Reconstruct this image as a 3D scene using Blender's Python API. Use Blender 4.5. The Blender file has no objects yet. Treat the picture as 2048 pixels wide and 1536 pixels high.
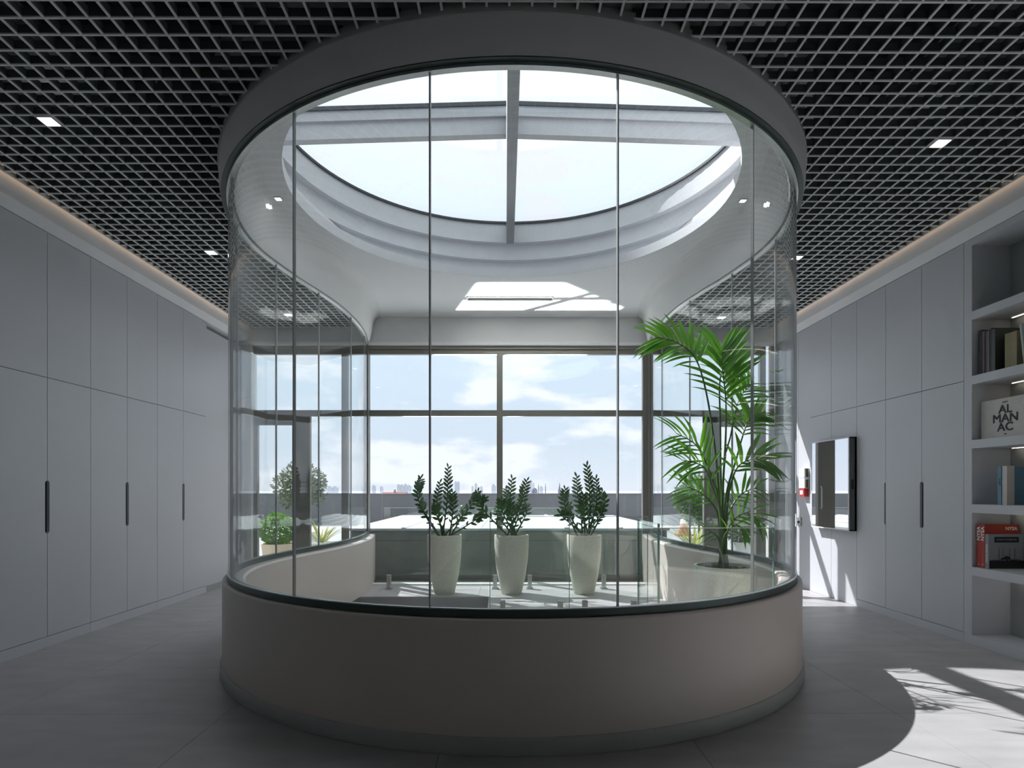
import bpy, bmesh, math, random
from mathutils import Vector, Matrix, Quaternion
random.seed(7)
S = bpy.context.scene
COL = S.collection
R = math.radians

# ------------------------------------------------------------------ camera
cam_d = bpy.data.cameras.new('camera'); cam = bpy.data.objects.new('camera', cam_d); COL.objects.link(cam)
cam_d.lens = 1193 / 2048 * 36; cam_d.sensor_width = 36; cam_d.clip_end = 30000; cam_d.clip_start = .05
cam_d.shift_x = 10 / 2048; cam_d.shift_y = 212 / 2048
cam.location = (0, 0, 1.2); cam.rotation_euler = (R(90), 0, -.0033)
S.camera = cam
S.view_settings.view_transform = 'Standard'; S.view_settings.look = 'None'
S.view_settings.gamma = 1; S.view_settings.use_curve_mapping = False
S.view_settings.exposure = 0.48
cy = S.cycles
cy.use_denoising = True; cy.max_bounces = 12; cy.diffuse_bounces = 6; cy.glossy_bounces = 5
cy.transparent_max_bounces = 40; cy.sample_clamp_indirect = 6; cy.caustics_reflective = False; cy.caustics_refractive = False

# ------------------------------------------------------------------ sky
SKY = .97
SUN = 6.05
W = bpy.data.worlds.new('sky'); S.world = W; W.use_nodes = True
nt = W.node_tree; nt.nodes.clear()
def N(t, **k):
    n = nt.nodes.new(t)
    for a, b in k.items(): setattr(n, a, b)
    return n
L = lambda a, b: nt.links.new(a, b)
tc = N('ShaderNodeTexCoord'); sp = N('ShaderNodeSeparateXYZ'); L(tc.outputs['Generated'], sp.inputs[0])
ramp = N('ShaderNodeValToRGB'); L(sp.outputs['Z'], ramp.inputs[0])
cr = ramp.color_ramp
cr.elements[0].position = 0.0; cr.elements[0].color = (.80, .81, .90, 1)
cr.elements[1].position = 1.0; cr.elements[1].color = (1.06, 1.08, 1.12, 1)
for p, c in ((.07, (.70, .75, .86)), (.20, (.68, .77, .90)), (.40, (.88, .94, 1.02)), (.6, (1.04, 1.07, 1.12))):
    e = cr.elements.new(p); e.color = (*c, 1)
mp = N('ShaderNodeMapping'); mp.inputs['Scale'].default_value = (1, 1, 2.6); L(tc.outputs['Generated'], mp.inputs[0])
nz = N('ShaderNodeTexNoise'); nz.inputs['Scale'].default_value = 6.5; nz.inputs['Detail'].default_value = 9; nz.inputs['Roughness'].default_value = .55
L(mp.outputs[0], nz.inputs['Vector'])
cm = N('ShaderNodeMapRange'); cm.inputs[1].default_value = .50; cm.inputs[2].default_value = .60; L(nz.outputs['Fac'], cm.inputs[0])
mx = N('ShaderNodeMix', data_type='RGBA'); L(cm.outputs[0], mx.inputs[0]); L(ramp.outputs[0], mx.inputs[6]); mx.inputs[7].default_value = (.95, .93, 1.0, 1)
bg = N('ShaderNodeBackground'); bg.inputs[1].default_value = SKY; L(mx.outputs[2], bg.inputs[0])
wo = N('ShaderNodeOutputWorld'); L(bg.outputs[0], wo.inputs[0])

# ------------------------------------------------------------------ sun
SD = Vector((.687, -.635, -1)).normalized()
sd = bpy.data.lights.new('sun', 'SUN'); sd.energy = SUN; sd.angle = R(.53); sd.color = (1, .945, .95)
so = bpy.data.objects.new('sun', sd); COL.objects.link(so); so.rotation_euler = SD.to_track_quat('-Z', 'Y').to_euler(); so.location = (-6, 12, 14)
# added area lamp standing in for the sun's reflection off the roof lantern's glazed top
gd = bpy.data.lights.new('added_glint_lamp', 'AREA'); gd.shape = 'RECTANGLE'; gd.size = 1.775; gd.size_y = 1.15; gd.energy = 65; gd.spread = R(1.6); gd.color = (1, .97, .93)
go = bpy.data.objects.new('added_glint_lamp', gd); COL.objects.link(go)
GD = Vector((.687, -.635, 1)).normalized(); ux = (Vector((1, 0, 0)) - GD * GD.x).normalized(); uz = -GD; uy = uz.cross(ux)
go.matrix_world = Matrix.Translation((-1.25, 8.98, .95)) @ Matrix((ux, uy, uz)).transposed().to_4x4()

# ------------------------------------------------------------------ materials
MATS = {}
def mat(name, col, rough=.5, metal=0., spec=.5, noise=0., scale=6., bump=0., bscale=60., emit=None, es=1., trans=0., stretch=None, coat=0.):
    if name in MATS: return MATS[name]
    m = bpy.data.materials.new(name); m.use_nodes = True; t = m.node_tree; b = t.nodes['Principled BSDF']
    b.inputs['Base Color'].default_value = (*col, 1); b.inputs['Roughness'].default_value = rough
    b.inputs['Metallic'].default_value = metal; b.inputs['Specular IOR Level'].default_value = spec
    if coat: b.inputs['Coat Weight'].default_value = coat; b.inputs['Coat Roughness'].default_value = .15
    g = None
    if noise or bump:
        c = t.nodes.new('ShaderNodeTexCoord'); g = t.nodes.new('ShaderNodeMapping'); t.links.new(c.outputs['Object'], g.inputs[0])
        if stretch: g.inputs['Scale'].default_value = stretch
    if noise:
        n = t.nodes.new('ShaderNodeTexNoise'); n.inputs['Scale'].default_value = scale; n.inputs['Detail'].default_value = 6
        t.links.new(g.outputs[0], n.inputs['Vector'])
        r = t.nodes.new('ShaderNodeMapRange'); r.inputs[1].default_value = .3; r.inputs[2].default_value = .7
        r.inputs[3].default_value = 1 - noise; r.inputs[4].default_value = 1 + noise
        t.links.new(n.outputs['Fac'], r.inputs[0])
        x = t.nodes.new('ShaderNodeMix'); x.data_type = 'RGBA'; x.blend_type = 'MULTIPLY'; x.inputs[0].default_value = 1
        x.inputs[6].default_value = (*col, 1); t.links.new(r.outputs[0], x.inputs[7]); t.links.new(x.outputs[2], b.inputs['Base Color'])
    if bump:
        n2 = t.nodes.new('ShaderNodeTexNoise'); n2.inputs['Scale'].default_value = bscale; n2.inputs['Detail'].default_value = 4
        t.links.new(g.outputs[0], n2.inputs['Vector'])
        bb = t.nodes.new('ShaderNodeBump'); bb.inputs['Strength'].default_value = bump; bb.inputs['Distance'].default_value = .01
        t.links.new(n2.outputs['Fac'], bb.inputs['Height']); t.links.new(bb.outputs[0], b.inputs['Normal'])
    if emit:
        b.inputs['Emission Color'].default_value = (*emit, 1); b.inputs['Emission Strength'].default_value = es
    if trans:
        o = t.nodes['Material Output']; tr = t.nodes.new('ShaderNodeBsdfTranslucent'); tr.inputs[0].default_value = (col[0] * 2.2, col[1] * 1.9, col[2] * 1.1, 1)
        s = t.nodes.new('ShaderNodeMixShader'); s.inputs[0].default_value = trans
        t.links.new(b.outputs[0], s.inputs[1]); t.links.new(tr.outputs[0], s.inputs[2]); t.links.new(s.outputs[0], o.inputs[0])
    MATS[name] = m; return m
def glass(name, tint=(.96, .985, .975), r0=.04, rough=0.):
    m = bpy.data.materials.new(name); m.use_nodes = True; t = m.node_tree; t.nodes.clear()
    o = t.nodes.new('ShaderNodeOutputMaterial'); s = t.nodes.new('ShaderNodeMixShader')
    tr = t.nodes.new('ShaderNodeBsdfTransparent'); tr.inputs[0].default_value = (*tint, 1)
    gl = t.nodes.new('ShaderNodeBsdfAnisotropic'); gl.inputs['Roughness'].default_value = rough
    ge = t.nodes.new('ShaderNodeNewGeometry'); d = t.nodes.new('ShaderNodeVectorMath'); d.operation = 'DOT_PRODUCT'
    t.links.new(ge.outputs['Incoming'], d.inputs[0]); t.links.new(ge.outputs['Normal'], d.inputs[1])
    def M(op, a, b=None):
        n = t.nodes.new('ShaderNodeMath'); n.operation = op
        for i, v in enumerate((a, b)):
            if v is None: continue
            if isinstance(v, (int, float)): n.inputs[i].default_value = v
            else: t.links.new(v, n.inputs[i])
        return n.outputs[0]
    c = M('ABSOLUTE', d.outputs['Value']); k = M('POWER', M('SUBTRACT', 1.0, c), 5.0)
    f = M('ADD', M('MULTIPLY', k, 1 - r0), r0)
    t.links.new(f, s.inputs[0]); t.links.new(tr.outputs[0], s.inputs[1]); t.links.new(gl.outputs[0], s.inputs[2]); t.links.new(s.outputs[0], o.inputs[0])
    MATS[name] = m; return m
M_floor = mat('floor_stone', (.47, .455, .46), .42, noise=.10, scale=3, bump=.03, bscale=40, stretch=(1, 2.5, 1), spec=.45)
M_white = mat('white_plaster', (.76, .755, .75), .7, noise=.02, scale=2)
M_soff = mat('soffit_plaster', (.84, .84, .85), .75, noise=.02, scale=2)
M_curb = mat('curb_paint', (.74, .665, .605), .38, noise=.02, scale=2)
M_kick = mat('kick_strip', (.48, .50, .475), .45, noise=.03)
M_chan = mat('channel_metal', (.08, .11, .10), .35, metal=.4, noise=.05)
M_trim = mat('brushed_trim', (.7, .72, .72), .3, metal=.7, noise=.05, scale=20)
M_cab = mat('cabinet_lacquer', (.62, .635, .665), .5, noise=.015, scale=1.5)
M_cab2 = mat('cabinet_side', (.40, .415, .41), .55, noise=.02)  # tone lowered to put the shade of the deep shelves into the colour
M_dark = mat('dark_recess', (.025, .035, .035), .6, noise=.1)
M_grid = mat('grid_paint', (.88, .89, .89), .55, noise=.03)
M_gridshade = mat('grid_side_shade', (.13, .155, .155), .7, noise=.05)  # dark tone puts the shade inside the cells into the slat sides
M_plen = mat('plenum_dark', (.03, .042, .042), .9, noise=.15, scale=3)
M_frame = mat('window_frame_paint', (.20, .19, .17), .45, noise=.04)
M_glass = glass('clear_glass', (.975, .99, .985))
M_glass2 = glass('window_glass', (.95, .975, .985))
M_rail = glass('rail_glass', (.955, .98, .97), .05)
M_edge = mat('glass_edge', (.25, .42, .38), .2, noise=.05)
M_joint = mat('silicone_joint', (.55, .57, .57), .3, noise=.04)
M_steel = mat('brushed_steel', (.55, .55, .53), .3, metal=1, noise=.05, scale=30)
M_pot = mat('speckled_stone', (.66, .67, .56), .75, noise=.22, scale=140, bump=.08, bscale=120)
M_soil = mat('soil', (.10, .055, .03), .95, noise=.5, scale=60, bump=.6, bscale=70)
M_zz = mat('zz_leaf', (.035, .10, .035), .28, noise=.2, scale=8, trans=.10)
M_zzs = mat('zz_stem', (.04, .09, .03), .5, noise=.2)
M_palm = mat('palm_leaf', (.10, .30, .03), .4, noise=.2, scale=6, trans=.35)
M_palms = mat('palm_stalk', (.07, .15, .03), .5, noise=.2)
M_terr = mat('terrace_paving', (.46, .45, .45), .8, noise=.06, scale=2)
M_para = mat('parapet_concrete', (.16, .165, .175), .85, noise=.12, scale=1.5, stretch=(1, 1, .3))
M_lant = mat('lantern_top', (.75, .8, .8), .35, noise=.03)
M_lantw = mat('lantern_side', (.30, .31, .28), .6, noise=.1)
M_light = mat('downlight_glow', (1, 1, 1), emit=(1, .98, .92), es=9)
M_led = mat('led_warm', (1, 1, 1), emit=(1, .62, .32), es=.75)
M_ledw = mat('led_white', (1, 1, 1), emit=(1, .88, .72), es=2.2)
M_mirror = mat('mirror', (.82, .84, .85), .02, metal=1, noise=.002)

# ------------------------------------------------------------------ mesh helpers
def finish(name, me, m, parent=None, smooth=False):
    if m is not None: me.materials.append(m)
    if smooth:
        for p in me.polygons: p.use_smooth = True
    o = bpy.data.objects.new(name, me); COL.objects.link(o)
    if parent is not None: o.parent = parent
    return o
def org(parent):
    v = Vector((0, 0, 0))
    while parent is not None:
        v += parent.location; parent = parent.parent
    return v
class MB:
    """collects simple solids given in world metres; build() links them as one mesh"""
    def __init__(s): s.v = []; s.f = []
    def box(s, x0, x1, y0, y1, z0, z1):
        x0, x1 = sorted((x0, x1)); y0, y1 = sorted((y0, y1)); z0, z1 = sorted((z0, z1))
        b = len(s.v); s.v += [(x, y, z) for z in (z0, z1) for y in (y0, y1) for x in (x0, x1)]
        s.f += [tuple(b + i for i in q) for q in ((0, 2, 3, 1), (4, 5, 7, 6), (0, 1, 5, 4), (2, 6, 7, 3), (0, 4, 6, 2), (1, 3, 7, 5))]
        return s
    def prism(s, pts, a0, a1, axis):
        """polygon pts (u, v) extruded along axis 0, 1 or 2"""
        n = len(pts); b = len(s.v)
        def P(u, v, a): return {0: (a, u, v), 1: (u, a, v), 2: (u, v, a)}[axis]
        s.v += [P(u, v, a0) for u, v in pts] + [P(u, v, a1) for u, v in pts]
        s.f += [tuple(b + i for i in range(n))[::-1], tuple(b + n + i for i in range(n))]
        s.f += [(b + i, b + (i + 1) % n, b + n + (i + 1) % n, b + n + i) for i in range(n)]
        return s
    def tube(s, pts, rad, n=6):
        pts = [Vector(p) for p in pts]; rings = []
        for i, p in enumerate(pts):
            d = (pts[min(i + 1, len(pts) - 1)] - pts[max(i - 1, 0)]).normalized()
            a = d.cross(Vector((0, 0, 1)) if abs(d.z) < .9 else Vector((1, 0, 0))).normalized(); c = d.cross(a)
            r = rad[i] if isinstance(rad, (list, tuple)) else rad
            b = len(s.v); rings.append(b)
            s.v += [tuple(p + (a * math.cos(2 * math.pi * k / n) + c * math.sin(2 * math.pi * k / n)) * r) for k in range(n)]
        for a, b in zip(rings, rings[1:]):
            s.f += [(a + k, a + (k + 1) % n, b + (k + 1) % n, b + k) for k in range(n)]
        s.f += [tuple(rings[0] + k for k in range(n))[::-1], tuple(rings[-1] + k for k in range(n))]
        return s
    def lathe(s, prof, cx, cy_, n=32):
        b = len(s.v)
        for r, z in prof: s.v += [(cx + r * math.cos(2 * math.pi * k / n), cy_ + r * math.sin(2 * math.pi * k / n), z) for k in range(n)]
        for i in range(len(prof) - 1):
            s.f += [(b + i * n + k, b + i * n + (k + 1) % n, b + (i + 1) * n + (k + 1) % n, b + (i + 1) * n + k) for k in range(n)]
        s.f += [tuple(b + k for k in range(n))[::-1], tuple(b + (len(prof) - 1) * n + k for k in range(n))]
        return s
    def build(s, name, m, parent=None, smooth=False, bevel=0.):
        o0 = org(parent)
        me = bpy.data.meshes.new(name)
        me.from_pydata([(x - o0.x, y - o0.y, z - o0.z) for x, y, z in s.v], [], s.f)
        bm = bmesh.new(); bm.from_mesh(me); bmesh.ops.recalc_face_normals(bm, faces=bm.faces); bm.to_mesh(me); bm.free()
        o = finish(name, me, m, parent, smooth)
        if smooth:
            try: me.set_sharp_from_angle(angle=R(38))
            except Exception: pass
        if bevel:
            md = o.modifiers.new('bevel', 'BEVEL'); md.width = bevel; md.segments = 2; md.limit_method = 'ANGLE'
        return o
def box(name, m, x0, x1, y0, y1, z0, z1, parent=None, bevel=0.):
    return MB().box(x0, x1, y0, y1, z0, z1).build(name, m, parent, bevel=bevel)
def empty(name, loc, label=None, cat=None, group=None, kind=None):
    o = bpy.data.objects.new(name, None); COL.objects.link(o); o.location = loc; o.empty_display_size = .1
    return tag(o, label, cat, group, kind)
def tag(o, label=None, cat=None, group=None, kind=None):
    if label: o['label'] = label
    if cat: o['category'] = cat
    if group: o['group'] = group
    if kind: o['kind'] = kind
    return o
def stru(o): o['kind'] = 'structure'; return o
def at(px, py, Y): return Vector(((px - 1010) / 1193 * Y, Y, 1.2 + (980 - py) / 1193 * Y))

# ------------------------------------------------------------------ plan of the glass ring
CX, CY, RG = .05, 4.784, 2.052
HC = 3.36          # underside of the open-cell ceiling
ZB = 3.155         # underside of the bulkhead
ZS = 3.514         # soffit inside the bulkhead
YB = 7.98          # window wall
XL, XR = -3.50, 3.63
def cat(p0, p1, p2, p3, t):
    return tuple(.5 * (2 * b + (c - a) * t + (2 * a - 5 * b + 4 * c - d) * t * t + (3 * b - a - 3 * c + d) * t ** 3) for a, b, c, d in zip(p0, p1, p2, p3))
def plan():
    h = []
    for i in range(0, 45): a = R(98.5) * i / 44; h.append((RG * math.sin(a), CY - RG * math.cos(a)))
    k = [h[-4], h[-1], (1.965, 5.5), (1.868, 5.95), (1.80, 6.4), (1.775, 6.85), (1.79, 7.3), (1.835, 7.65), (1.885, 7.925), (1.93, 8.1)]
    for i in range(1, len(k) - 2):
        for j in range(1, 7): h.append(cat(k[i - 1], k[i], k[i + 1], k[i + 2], j / 6))
    right = [(CX + x, y) for x, y in h]; left = [(CX - x, y) for x, y in h[1:]][::-1]
    return left + right
PATH = plan(); NP = len(PATH)
def normals(path):
    out = []
    for i, p in enumerate(path):
        a = path[max(i - 1, 0)]; b = path[min(i + 1, len(path) - 1)]
        d = Vector((b[0] - a[0], b[1] - a[1])).normalized(); out.append((d.y, -d.x))
    return out
NRM = normals(PATH)     # path runs left-back -> front -> right-back; (dy,-dx) points outward
if NRM[NP // 2][1] > 0: NRM = [(-a, -b) for a, b in NRM]
def off(o_): return [(p[0] + n[0] * o_, p[1] + n[1] * o_) for p, n in zip(PATH, NRM)]
def sweep(prof, i0=0, i1=None, closed=True):
    """profile (offset, z) carried along the plan curve"""
    i1 = NP - 1 if i1 is None else i1
    mb = MB(); n = len(prof)
    for i in range(i0, i1 + 1):
        p, q = PATH[i], NRM[i]
        mb.v += [(p[0] + q[0] * o_, p[1] + q[1] * o_, z) for o_, z in prof]
    for i in range(i1 - i0):
        for k in range(n if closed else n - 1):
            a, b = i * n + k, i * n + (k + 1) % n
            mb.f.append((a, b, b + n, a + n))
    if closed:
        mb.f += [tuple(range(n)), tuple((i1 - i0) * n + k for k in range(n))[::-1]]
    return mb
def inside(poly, x, y):
    c = False; n = len(poly); j = n - 1
    for i in range(n):
        xi, yi = poly[i]; xj, yj = poly[j]
        if (yi > y) != (yj > y) and x < (xj - xi) * (y - yi) / (yj - yi) + xi: c = not c
        j = i
    return c

# ------------------------------------------------------------------ floor
HOLE = (-1.78, -.18, 5.45, 6.72)      # stair opening
fl = MB()
fl.box(-3.9, HOLE[0], -3, YB + .1, -.30, -.012).box(HOLE[1], 4.0, -3, YB + .1, -.30, -.012)
fl.box(HOLE[0], HOLE[1], -3, HOLE[2], -.30, -.012).box(HOLE[0], HOLE[1], HOLE[3], YB + .1, -.30, -.012)
floor = stru(fl.build('floor', mat('grout', (.33, .325, .33), .8, noise=.05)))
def rect_minus(r, h):
    x0, x1, y0, y1 = r; a0, a1, b0, b1 = h
    if x1 <= a0 or x0 >= a1 or y1 <= b0 or y0 >= b1: return [r]
    o = []
    if x0 < a0: o.append((x0, a0, y0, y1))
    if x1 > a1: o.append((a1, x1, y0, y1))
    m0, m1 = max(x0, a0), min(x1, a1)
    if y0 < b0: o.append((m0, m1, y0, b0))
    if y1 > b1: o.append((m0, m1, b1, y1))
    return o
g = .0012; ty = 2.0 - 1.2 * 3
row = 0
while ty < YB:
    tx = -3.9
    while tx < 4.0:
        for (a, b, c, d) in rect_minus((tx, min(tx + 1.2, 4.0), ty, min(ty + 1.2, YB)), HOLE):
            if b - a > .02 and d - c > .02: box('floor_tile', M_floor, a + g, b - g, c + g, d - g, -.012, 0, floor)
        tx += 1.2
    ty += 1.2; row += 1

# stair shaft under the opening
sh = MB()
x0, x1, y0, y1 = HOLE
sh.box(x0 - .1, x0, y0, y1, -3, -.30).box(x1, x1 + .1, y0, y1, -3, -.30).box(x0 - .1, x1 + .1, y0 - .1, y0, -3, -.30).box(x0 - .1, x1 + .1, y1, y1 + .1, -3, -.30).box(x0 - .1, x1 + .1, y0 - .1, y1 + .1, -3.1, -3)
stru(sh.build('wall_stairwell', M_white))
st = empty('staircase', (x1, (y0 + y1) / 2, -1.2), 'pale stone staircase dropping through the floor opening in the glass ring', 'staircase')
for i in range(7):
    box('stair_tread', M_white, x1 - .02 - .225 * (i + 1), x1 - .02 - .225 * i + .02, y0 + .02, y1 - .02, -.17 * (i + 1) - .04, -.17 * (i + 1), st)
MB().prism([(x1 - .02, -.05), (x1 - .02, -.45), (x0 + .03, -1.7), (x0 + .03, -1.25)], y0 + .06, y0 + .12, 1).build('stringer', M_cab2, st)

# ------------------------------------------------------------------ side walls behind the cabinets, wall behind the camera
stru(MB().box(XL - .45, XL - .35, -3, YB + .08, -.3, 3.95).build('wall_left', M_white))
stru(MB().box(XR + .45, XR + .55, -3, YB + .08, -.3, 3.95).build('wall_right', M_white))
stru(MB().box(-3.95, 4.18, -3.1, -3, -.3, 3.95).build('wall_front', M_white))
for sgn, xc, xf, nm in ((-1, XL, -3.43, 'trim_1'), (1, XR, 3.586, 'trim_2')):
    # cove between cabinets and ceiling: fascia, recessed band, sloping soffit
    ctop = 3.175 if sgn < 0 else 3.157
    pts = [(xc + sgn * .30, ctop), (xc, ctop), (xf, 3.232), (xf, 3.285), (xf + sgn * .008, 3.29), (xf + sgn * .008, HC + .03), (xc + sgn * .30, HC + .03)]
    t = stru(MB().prism(pts, -3, YB, 1).build(nm, M_soff))
    box('cove_light', M_led, xf - sgn * .022, xf + sgn * .004, -1, YB - .05, HC + .040, HC + .046, t)
    box('edge_angle', M_soff, xf - sgn * .036, xf - sgn * .028, -3, YB, HC - .002, HC + .034, t)

# ------------------------------------------------------------------ ceiling: plenum, open-cell grid
RO = 2.14
pl = bmesh.new()
def ring_plate(bm, outline, circle_r, z, thick, seg=72, cx=CX, cyy=CY):
    vs = [bm.verts.new((x, y, z)) for x, y in outline]; es = [bm.edges.new((vs[i], vs[(i + 1) % len(vs)])) for i in range(len(vs))]
    cs = [bm.verts.new((cx + circle_r * math.cos(2 * math.pi * k / seg), cyy + circle_r * math.sin(2 * math.pi * k / seg), z)) for k in range(seg)]
    es += [bm.edges.new((cs[i], cs[(i + 1) % seg])) for i in range(seg)]
    r = bmesh.ops.triangle_fill(bm, use_beauty=True, use_dissolve=False, edges=es)
    fs = [f for f in r['geom'] if isinstance(f, bmesh.types.BMFace)]
    ex = bmesh.ops.extrude_face_region(bm, geom=fs)
    bmesh.ops.translate(bm, verts=[v for v in ex['geom'] if isinstance(v, bmesh.types.BMVert)], vec=(0, 0, thick))
    bmesh.ops.recalc_face_normals(bm, faces=bm.faces)
ring_plate(pl, [(-3.95, -3.1), (4.18, -3.1), (4.18, YB + .2), (-3.95, YB + .2)], RO, 3.80, .18)
me = bpy.data.meshes.new('ceiling'); pl.to_mesh(me); pl.free()
ceiling = stru(finish('ceiling', me, M_plen))
OUT = off(.061)
BLK = OUT + [(OUT[-1][0] + .02, YB + .2), (OUT[0][0] - .02, YB + .2)]
cell = .10146; tw = .0055; th = .05
def segs(fixed, lo, hi, axis):
    out = []; cur = None; n = int((hi - lo) / .01)
    for i in range(n + 1):
        v = lo + (hi - lo) * i / n
        ins = inside(BLK, fixed, v) if axis == 1 else inside(BLK, v, fixed)
        if not ins and cur is None: cur = v
        if (ins or i == n) and cur is not None:
            if v - cur > .03: out.append((cur, v))
            cur = None
    return out
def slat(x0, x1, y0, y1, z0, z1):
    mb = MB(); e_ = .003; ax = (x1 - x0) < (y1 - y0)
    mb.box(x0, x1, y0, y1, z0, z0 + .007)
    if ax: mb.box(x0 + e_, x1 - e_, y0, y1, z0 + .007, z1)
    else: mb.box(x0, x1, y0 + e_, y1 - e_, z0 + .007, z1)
    o = mb.build('grid_slat', M_grid, ceiling); o.data.materials.append(M_gridshade)
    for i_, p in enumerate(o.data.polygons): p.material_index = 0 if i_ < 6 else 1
for k in range(-40, 40):
    x = (k + .193) * cell
    if not (-3.39 < x < 3.55): continue
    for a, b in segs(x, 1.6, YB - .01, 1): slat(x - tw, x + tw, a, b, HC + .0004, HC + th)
for k in range(-12, 60):
    y = 2.637 + k * cell
    if not (1.6 < y < YB): continue
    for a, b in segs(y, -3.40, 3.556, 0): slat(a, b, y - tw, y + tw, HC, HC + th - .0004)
mb = MB()
for k in range(-40, 40):
    x = (k + .193) * cell
    if -3.42 < x < 3.57: mb.box(x - tw, x + tw, -2.9, 1.59, HC, HC + th)
for k in range(-56, -10):
    y = 2.637 + k * cell
    if -2.9 < y < 1.6: mb.box(-3.43, 3.586, y - tw, y + tw, HC, HC + th)
tag(mb.build('grid_slats_behind', M_grid, ceiling), kind='stuff')
# ducts and hangers in the plenum
mb = MB()
mb.box(-2.9, -2.35, -1, 7.8, 3.56, 3.74).box(2.3, 2.95, -1, 7.8, 3.58, 3.76).box(-3.3, -2.2, 2.2, 2.45, 3.5, 3.55).box(-3.2, -2.2, 5.9, 6.1, 3.5, 3.55).box(2.25, 3.4, 4.1, 4.35, 3.52, 3.57)
mb.build('duct', mat('duct_metal', (.10, .115, .115), .6, noise=.1), ceiling)
mb = MB()
for x in (-3.1, -2.1, 2.15, 3.1):
    for y in (2.4, 3.6, 4.8, 6.0, 7.2): mb.box(x - .004, x + .004, y - .004, y + .004, HC + th, 3.80)
tag(mb.build('hanger_rods', M_grid, ceiling), kind='stuff')

# bulkhead ring and soffit
prof = [(.061, 3.80), (.061, 3.218), (.058, 3.205), (.050, ZB), (.020, ZB), (.020, ZB + .03), (-.020, ZB + .03), (-.020, ZB), (-.030, ZB), (-.034, ZB + .006), (-.062, 3.28), (-.082, 3.40), (-.092, 3.44), (-.112, 3.478), (-.140, 3.502), (-.175, ZS), (-.175, 3.80)]
bulk = sweep(prof).build('bulkhead', M_white, ceiling, smooth=True)
sweep([(.062, HC - .02), (.069, HC - .02), (.069, HC + .03), (.062, HC + .03)]).build('ring_edge_strip', M_kick, ceiling)
bm = bmesh.new(); ins_ = off(-.172)
ring_plate(bm, ins_ + [(ins_[-1][0], YB), (ins_[0][0], YB)], 1.724, ZS, .09, 96)
me = bpy.data.meshes.new('soffit'); bm.to_mesh(me); bm.free(); finish('soffit', me, M_soff, ceiling)
# slot diffuser
df = empty('slot_diffuser', (.06, 7.22, ZS), 'long narrow air slot set in the white soffit above the windows', 'vent')
MB().box(-.46, .58, 7.13, 7.145, ZS - .012, ZS).box(-.46, .58, 7.30, 7.315, ZS - .012, ZS).box(-.46, -.445, 7.13, 7.315, ZS - .012, ZS).box(.565, .58, 7.13, 7.315, ZS - .012, ZS).build('frame', M_soff, df)
box('slot', mat('slot_grey', (.22, .22, .20), .6, noise=.05), -.445, .565, 7.145, 7.30, ZS - .006, ZS - .001, df)

# downlights
def downlight(x, y, z, s, label, group):
    e = empty('ceiling_light', (x, y, z), label, 'ceiling light', group)
    MB().box(x - s - .006, x + s + .006, y - s - .006, y - s, z - .006, z + .04).box(x - s - .006, x + s + .006, y + s, y + s + .006, z - .006, z + .04).box(x - s - .006, x - s, y - s, y + s, z - .006, z + .04).box(x + s, x + s + .006, y - s, y + s, z - .006, z + .04).build('frame', M_trim, e)
    box('diffuser', M_light, x - s, x + s, y - s, y + s, z - .003, z + .02, e)
for x, y, lb in ((-2.66, 3.487, 'square ceiling downlight nearest the camera over the left cabinets'), (2.749, 3.718, 'square ceiling downlight nearest the camera over the right side of the room'),
                 (-2.693, 5.436, 'square ceiling downlight just left of the glass ring, second from the camera'), (2.753, 5.566, 'square ceiling downlight just right of the glass ring, second from the camera'),
                 (-2.705, 7.384, 'square ceiling downlight near the windows, seen through the left glass'), (2.719, 7.49, 'square ceiling downlight near the windows, seen through the right glass')):
    kx = round(x / cell - .193 - .5) + .5; ky = round((y - 2.637) / cell - .5) + .5
    downlight((kx + .193) * cell, 2.637 + ky * cell, HC, .040, lb, 'square downlights in the open-cell ceiling')
downlight(-1.80, 4.74, ZS, .022, 'tiny square spotlight in the soffit left of the round skylight', 'small soffit spotlights')
downlight(1.90, 4.76, ZS, .022, 'tiny square spotlight in the soffit right of the round skylight', 'small soffit spotlights')

# ------------------------------------------------------------------ skylight
sk = stru(empty('skylight', (CX, CY, ZS)))
M_sk = mat('skylight_white', (.68, .69, .71), .6, noise=.03, scale=8)
M_skg = mat('skylight_gasket', (.06, .065, .07), .6, noise=.05)
def ringp(name, m, pts, n=96):
    mb = MB()
    for k in range(n):
        a = 2 * math.pi * k / n
        mb.v += [(CX + r * math.cos(a), CY + r * math.sin(a), z) for r, z in pts]
    q = len(pts)
    for k in range(n):
        for j in range(q): mb.f.append((k * q + j, k * q + (j + 1) % q, ((k + 1) % n) * q + (j + 1) % q, ((k + 1) % n) * q + j))
    return mb.build(name, m, sk, smooth=True)
ringp('reveal_ring', M_sk, [(2.06, 3.604), (2.06, 3.82), (2.16, 3.82), (2.16, 3.604)])
ringp('reveal_ring', M_sk, [(1.985, 3.81), (1.985, 3.985), (2.16, 3.985), (2.16, 3.81)])
ringp('reveal_ring', M_sk, [(1.915, 3.98), (1.915, 4.19), (2.16, 4.19), (2.16, 3.98)])
ringp('gasket', M_skg, [(1.897, 4.182), (1.897, 4.205), (2.1, 4.205), (2.1, 4.182)])
ringp('roof_upstand', M_terr, [(2.10, 4.20), (2.10, 4.30), (2.24, 4.30), (2.24, 3.9), (2.161, 3.9), (2.161, 4.20)])
ringp('lip_joint', M_sk, [(1.722, ZS + .001), (1.722, ZS + .091), (2.07, ZS + .091), (2.07, ZS + .085), (1.73, ZS + .085), (1.73, ZS + .001)])
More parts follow.
